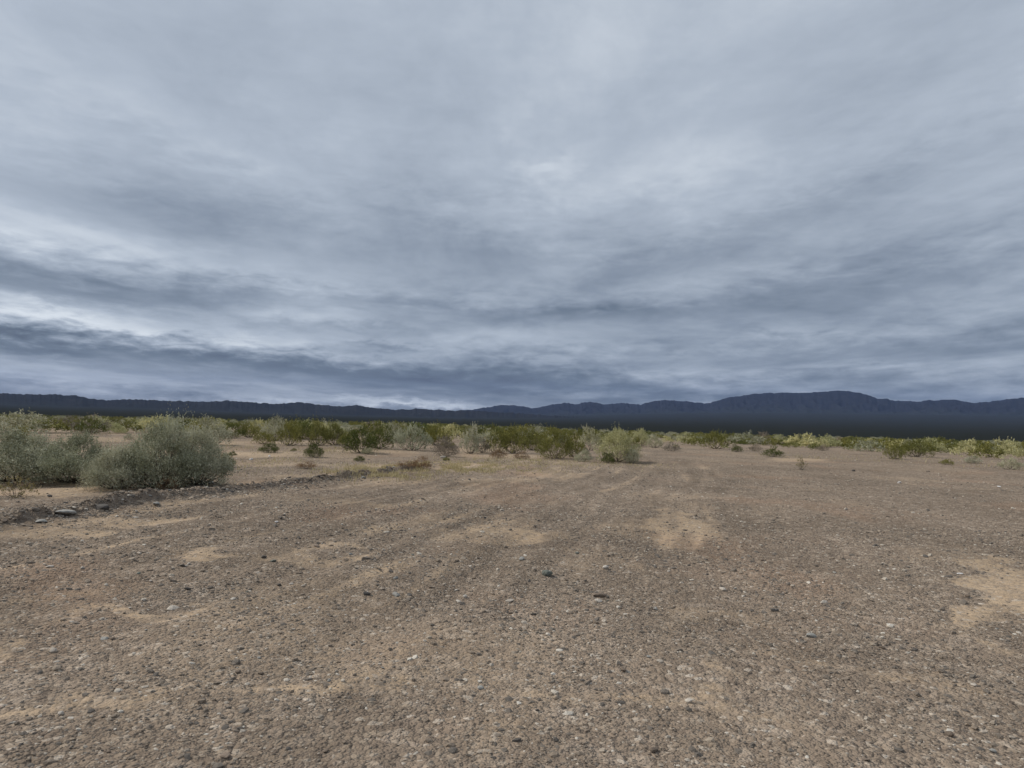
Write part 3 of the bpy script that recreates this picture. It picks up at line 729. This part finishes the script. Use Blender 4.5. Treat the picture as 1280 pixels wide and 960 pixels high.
rot = np.stack([R3.normal(0, .25, len(PS)), R3.normal(0, .25, len(PS)), R3.uniform(0, 6.28, len(PS))], -1)
sc3 = PS[:, None] * R3.uniform(.8, 1.25, (len(PS), 3))

# countable stones on the track ------------------------------------------------
STONE = {
    'grey': stone_material('grey_stone', [(0, (.20, .195, .18)), (1, (.33, .32, .29))]),
    'greenish': stone_material('greenish_stone', [(0, (.13, .14, .12)), (1, (.19, .20, .17))]),
    'brown': stone_material('brown_stone', [(0, (.14, .11, .085)), (1, (.25, .195, .15))]),
    'pale': stone_material('pale_stone', [(0, (.40, .35, .29)), (1, (.58, .53, .46))]),
    'dark': stone_material('dark_stone', [(0, (.085, .076, .068)), (1, (.13, .118, .105))]),
    'white': stone_material('white_stone', [(0, (.66, .64, .62)), (1, (.78, .76, .74))]),
}
SM = {k: [stone_mesh(f'{k}_stone_{q}', 300 + 17 * i + q, 2, STONE[k]) for q in range(4)] for i, k in enumerate(STONE)}
R4 = random.Random(21)
def put_stone(kind, x, y, size, label, group=None, squash=1.0, sink=.25):
    o = link('stone', R4.choice(SM[kind])); z = h1(x, y)
    hh = size * .5 * .62 * squash
    o.location = (x, y, z + hh * (1 - 2 * sink)); o.scale = (size * .5, size * .5 * R4.uniform(.85, 1.1), size * .5 * squash)
    o.rotation_euler = (R4.uniform(-.2, .2), R4.uniform(-.2, .2), R4.uniform(0, 6.28)); return tag(o, label, 'stone', group)
for (kd, x, y, wp, sq, lab) in [
    ('greenish', 684, 719, 19, .8, 'largest grey-green stone lying on the gravel track'), ('grey', 652, 700, 12, .8, 'small bluish grey stone behind the largest grey-green stone'),
    ('pale', 757, 711, 11, .9, 'pale cream stone standing out on grey gravel'), ('brown', 750, 746, 18, .7, 'flat tan stone beside a pale cream pebble'), ('pale', 748, 752, 11, .6, 'cream flake in front of the flat tan stone'),
    ('white', 262, 605, 17, .55, 'smooth white scrap at the foot of the tall saltbushes'), ('pale', 554, 573, 8, 1.0, 'white stone behind the rusty orange dry bush'),  # the white scrap is plastic-like litter, drawn with a stone mesh
    ('white', 314, 575, 6, 1.0, 'white stone on bare ground past the small bright green shrub'), ('white', 337, 571, 4, 1.0, 'tiny white stone on bare ground below the cushion shrub'),
    ('grey', 80, 643, 34, .45, 'long grey slab tipped on the windrow'), ('grey', 52, 653, 18, .5, 'grey slab end poking from the windrow'), ('grey', 196, 632, 16, .7, 'grey clod on the crest of the windrow'),
    ('dark', 127, 638, 22, .9, 'dark earth clod on the windrow'), ('dark', 62, 621, 7, .9, 'small dark stone on the bare sand patch'), ('dark', 67 + 1000, 589, 6, .9, 'small dark stone alone on open gravel'),
    ('white', 1124, 604, 7, .7, 'white stone alone on open gravel before the belt'), ('white', 1249, 609, 6, .6, 'small white flake on open gravel before the belt'), ('pale', 1057, 637, 6, .8, 'pale pebble on open gravel'),
    ('pale', 62, 709, 12, .4, 'pale flat chip on the track beyond the windrow'), ('white', 346, 653, 6, .6, 'white chip on the smooth track'), ('dark', 638, 663, 6, .9, 'black pebble on the orange sand patch'), ('dark', 606, 648, 5, .9, 'black pebble behind the orange sand patch'),
    ('pale', 216, 761, 18, .35, 'flat white flake by the bottom sand streak'), ('pale', 904, 738, 13, .6, 'cream stone on the gravel before bare soil'), ('grey', 495, 745, 14, .8, 'grey stone in the coarse gravel'),
    ('pale', 581, 747, 9, .8, 'cream pebble in the coarse gravel'), ('dark', 458, 743, 11, .8, 'dark stone in the coarse gravel'), ('dark', 512, 745, 9, .8, 'dark chip beside a grey stone'), ('pale', 637, 752, 12, .5, 'cream flake lying in the gravel'),
    ('dark', 1157, 696, 8, .7, 'black chip on the open gravel'), ('white', 1200, 718, 9, .5, 'white flake beside the bright sand patch'), ('dark', 330, 697, 9, .8, 'dark clod at the end of the sandy streak'), ('dark', 235, 737, 9, .8, 'dark stone in a rut of the track'),
    ('dark', 969, 764, 11, .7, 'dark stone by the bare soil'), ('pale', 1030, 754, 10, .7, 'pale stone near the bare soil'), ('dark', 587, 600, 6, .8, 'dark clod beside the straw strip'), ('brown', 1160, 590, 6, .7, 'brown pebble before the belt')]:
    p = at(x, y); put_stone(kd, p[0], p[1], wp * px_size(p), lab, None, sq)
for q in range(34):
    v = R4.uniform(3.2, BLEN - 3); bx_, by_ = np.interp(v, seg, BERM[:, 0]), np.interp(v, seg, BERM[:, 1])
    sz = R4.uniform(.07, .19); kd = R4.choice(['dark', 'grey', 'brown', 'brown'])
    put_stone(kd, bx_ + R4.gauss(-.05, .22), by_ + R4.gauss(0, .15), sz, f'{"lumpy" if sz > .13 else "smaller"} {kd} clod thrown up along the windrow', f'{"lumpy" if sz > .13 else "smaller"} {kd} clods of the windrow', R4.uniform(.6, 1.0), .3)
SZ = lambda s: 'small' if s < .033 else 'egg-sized' if s < .05 else 'fist-sized'
for q in range(150):
    kd = R4.choices(['grey', 'brown', 'pale', 'dark', 'greenish'], [3, 6, 2, .8, .6])[0]
    r = math.sqrt(R4.uniform(2.6 ** 2, 9.5 ** 2)); a = math.radians(R4.uniform(-40, 40)); x, y = r * math.sin(a), r * math.cos(a)
    s = min(0.034 * math.exp(R4.gauss(0, .34)) * (0.75 + r * 0.06), .11)
    sq = R4.uniform(.5, 1.0); shp = 'flat' if sq < .7 else 'rounded'; uu = float(berm_uv(np.array([x]), np.array([y]))[0][0])
    wh = 'in the sand streaks of the track' if sand_mask(np.array([x]), np.array([y]))[0] > .35 else 'on the graded track near the windrow' if uu < 4 else 'along the middle of the track' if uu < 8 else 'on coarse gravel beside the track'
    put_stone(kd, x, y, s, f'{SZ(s)} {shp} {kd} stone {wh}', f'{SZ(s)} {shp} {kd} stones {wh}', sq, .2)

pebbles = [link('pebble', stone_mesh(f'pebble_{q}', 500 + q, 1, GRAVEL)) for q in range(5)]
for q, o in enumerate(pebbles):
    x, y = (-0.9 + .4 * q, 5.2 + .3 * (q % 2)); o.location = (x, y, h1(x, y) + .006); o.scale = (.014,) * 3
    tag(o, 'tiny brown pebble among countless others on the gravel track', 'pebble', 'tiny pebbles on the track')
scatter('gravel', np.stack([PX, PY, PZ], -1), sc3, rot, pebbles, 'loose brown and grey gravel covering the desert track')

# dry grass: straw strip at the end of the windrow and thin tufts
def grass(name, spots, label):
    R = np.random.RandomState(4); V = []; var = []
    for (x, y, wp, hp, n, hgt) in spots:
        c = at(x, y); q = at(x, y - hp); q2 = at(x, y + hp); s = px_size(c); dep = .5 * np.linalg.norm(q[:2] - q2[:2])
        X = c[0] + R.normal(0, wp * s * .6, n); Y = c[1] + R.normal(0, dep * .7, n)
        nz = fbm(X / .6, Y / .9, 3, 151) > -.05; X, Y = X[nz], Y[nz]; n = len(X); Z = height(X, Y)
        a = R.uniform(0, 6.28, n); h = hgt * np.exp(R.normal(0, .35, n)); w = R.uniform(.006, .013, n); ln = R.uniform(.2, .8, n) * h
        b = np.stack([X, Y, Z - .01], -1); sd = np.stack([np.cos(a), np.sin(a), a * 0], -1) * w[:, None]
        tp = b + np.stack([np.cos(a + 1.3) * ln, np.sin(a + 1.3) * ln, h], -1)
        V.append(np.stack([b - sd, b + sd, tp], 1).reshape(-1, 3)); var.append(np.repeat(R.rand(n), 3))
    V = np.concatenate(V); me = mesh_np(name, V, np.arange(len(V)).reshape(-1, 3), (LEAF['straw'],)); add_attr(me, 'leafvar', np.concatenate(var))
    return tag(link(name, me), label, kind='stuff')
grass('dry_grass', [(470, 588, 60, 4, 5000, .09), (540, 585, 80, 4, 6000, .08), (590, 581, 60, 3, 3000, .07), (630, 588, 60, 4, 1500, .05), (350, 577, 40, 5, 700, .08), (300, 560, 60, 5, 900, .10),
                    (420, 563, 60, 5, 1500, .10), (640, 576, 80, 4, 2000, .09), (700, 580, 60, 3, 900, .07), (240, 590, 90, 8, 600, .10), (1000, 571, 60, 3, 600, .10), (1180, 577, 100, 4, 1500, .10), (120, 555, 120, 8, 1500, .10), (780, 581, 60, 2, 500, .07)],
      'yellow dry grass in thin strips between track and shrubs')

def litter(name, label):
    R = np.random.RandomState(8); V = []; var = []
    for (x, y, w) in PLACED:
        d = math.hypot(x, y)
        if d > 60 or w < .3: continue
        n = int(260 * min(w, 3) * min(1, 25 / d)); a = R.uniform(0, 6.28, n); rr = w * .62 * np.sqrt(R.rand(n)) * np.exp(R.normal(0, .25, n))
        X, Y = x + rr * np.cos(a), y + rr * np.sin(a); Z = height(X, Y) + .008
        b = R.uniform(0, 6.28, n); L = R.uniform(.03, .14, n); wd = R.uniform(.004, .010, n)
        c = np.stack([X, Y, Z], -1); t = np.stack([np.cos(b) * L, np.sin(b) * L, R.uniform(0, .25, n) * L], -1); sd_ = np.stack([-np.sin(b) * wd, np.cos(b) * wd, b * 0], -1)
        V.append(np.stack([c - sd_, c + sd_, c + t], 1).reshape(-1, 3)); var.append(np.repeat(R.rand(n), 3))
    V = np.concatenate(V); me = mesh_np(name, V, np.arange(len(V)).reshape(-1, 3), (LEAF['twig'],)); add_attr(me, 'leafvar', np.concatenate(var))
    return tag(link(name, me), label, kind='stuff')
litter('leaf_litter', 'dry twigs and litter fallen round the shrubs')

# far scrub: a mass nobody could count
n = 3600; r = R3.uniform(110, 270, n); a = np.radians(R3.uniform(-50, 50, n)); X, Y = r * np.sin(a), r * np.cos(a)
kp = R3.rand(n) < np.clip(.55 + 1.0 * fbm(X / 45, Y / 45, 3, 161), .08, 1); X, Y, r = X[kp], Y[kp], r[kp]; n = len(X)
w = R3.uniform(.7, 1.6, n); S3 = np.stack([w, w, w * R3.uniform(.55, .8, n)], -1)
srcs = []
for kd in ('olive', 'green', 'olive', 'sage'):
    q = next(o for o in COL.objects if o.type == 'MESH' and o.parent is None and o.data.name.startswith(f'{kd}_3')); srcs.append(q)
scatter('far_scrub', np.stack([X, Y, height(X, Y)], -1), S3, np.stack([X * 0, X * 0, R3.uniform(0, 6.28, n)], -1), srcs, 'distant shrubs merging into one green band on the plain')

# ------------------------------------------------------------------ haze
def haze_box():
    m, t, g, out = new_mat('haze_air')
    pv = t.nodes.new('ShaderNodeVolumePrincipled'); pv.inputs['Color'].default_value = (0.39, 0.55, 0.98, 1)
    pv.inputs['Density'].default_value = 1.35e-5; pv.inputs['Anisotropy'].default_value = 0.0
    t.links.new(pv.outputs[0], out.inputs['Volume'])
    s = 28000.0; lo, hi = -3.0, 1500.0
    v = np.array([(x, y, z) for z in (lo, hi) for (x, y) in ((-s, -s), (s, -s), (s, s), (-s, s))])
    f = np.array([(3, 2, 1, 0), (4, 5, 6, 7), (0, 1, 5, 4), (1, 2, 6, 5), (2, 3, 7, 6), (3, 0, 4, 7)])
    return tag(link('haze', mesh_np('haze', v, f, (m,))), 'thin bluish haze over the plain', kind='stuff')
haze_box()
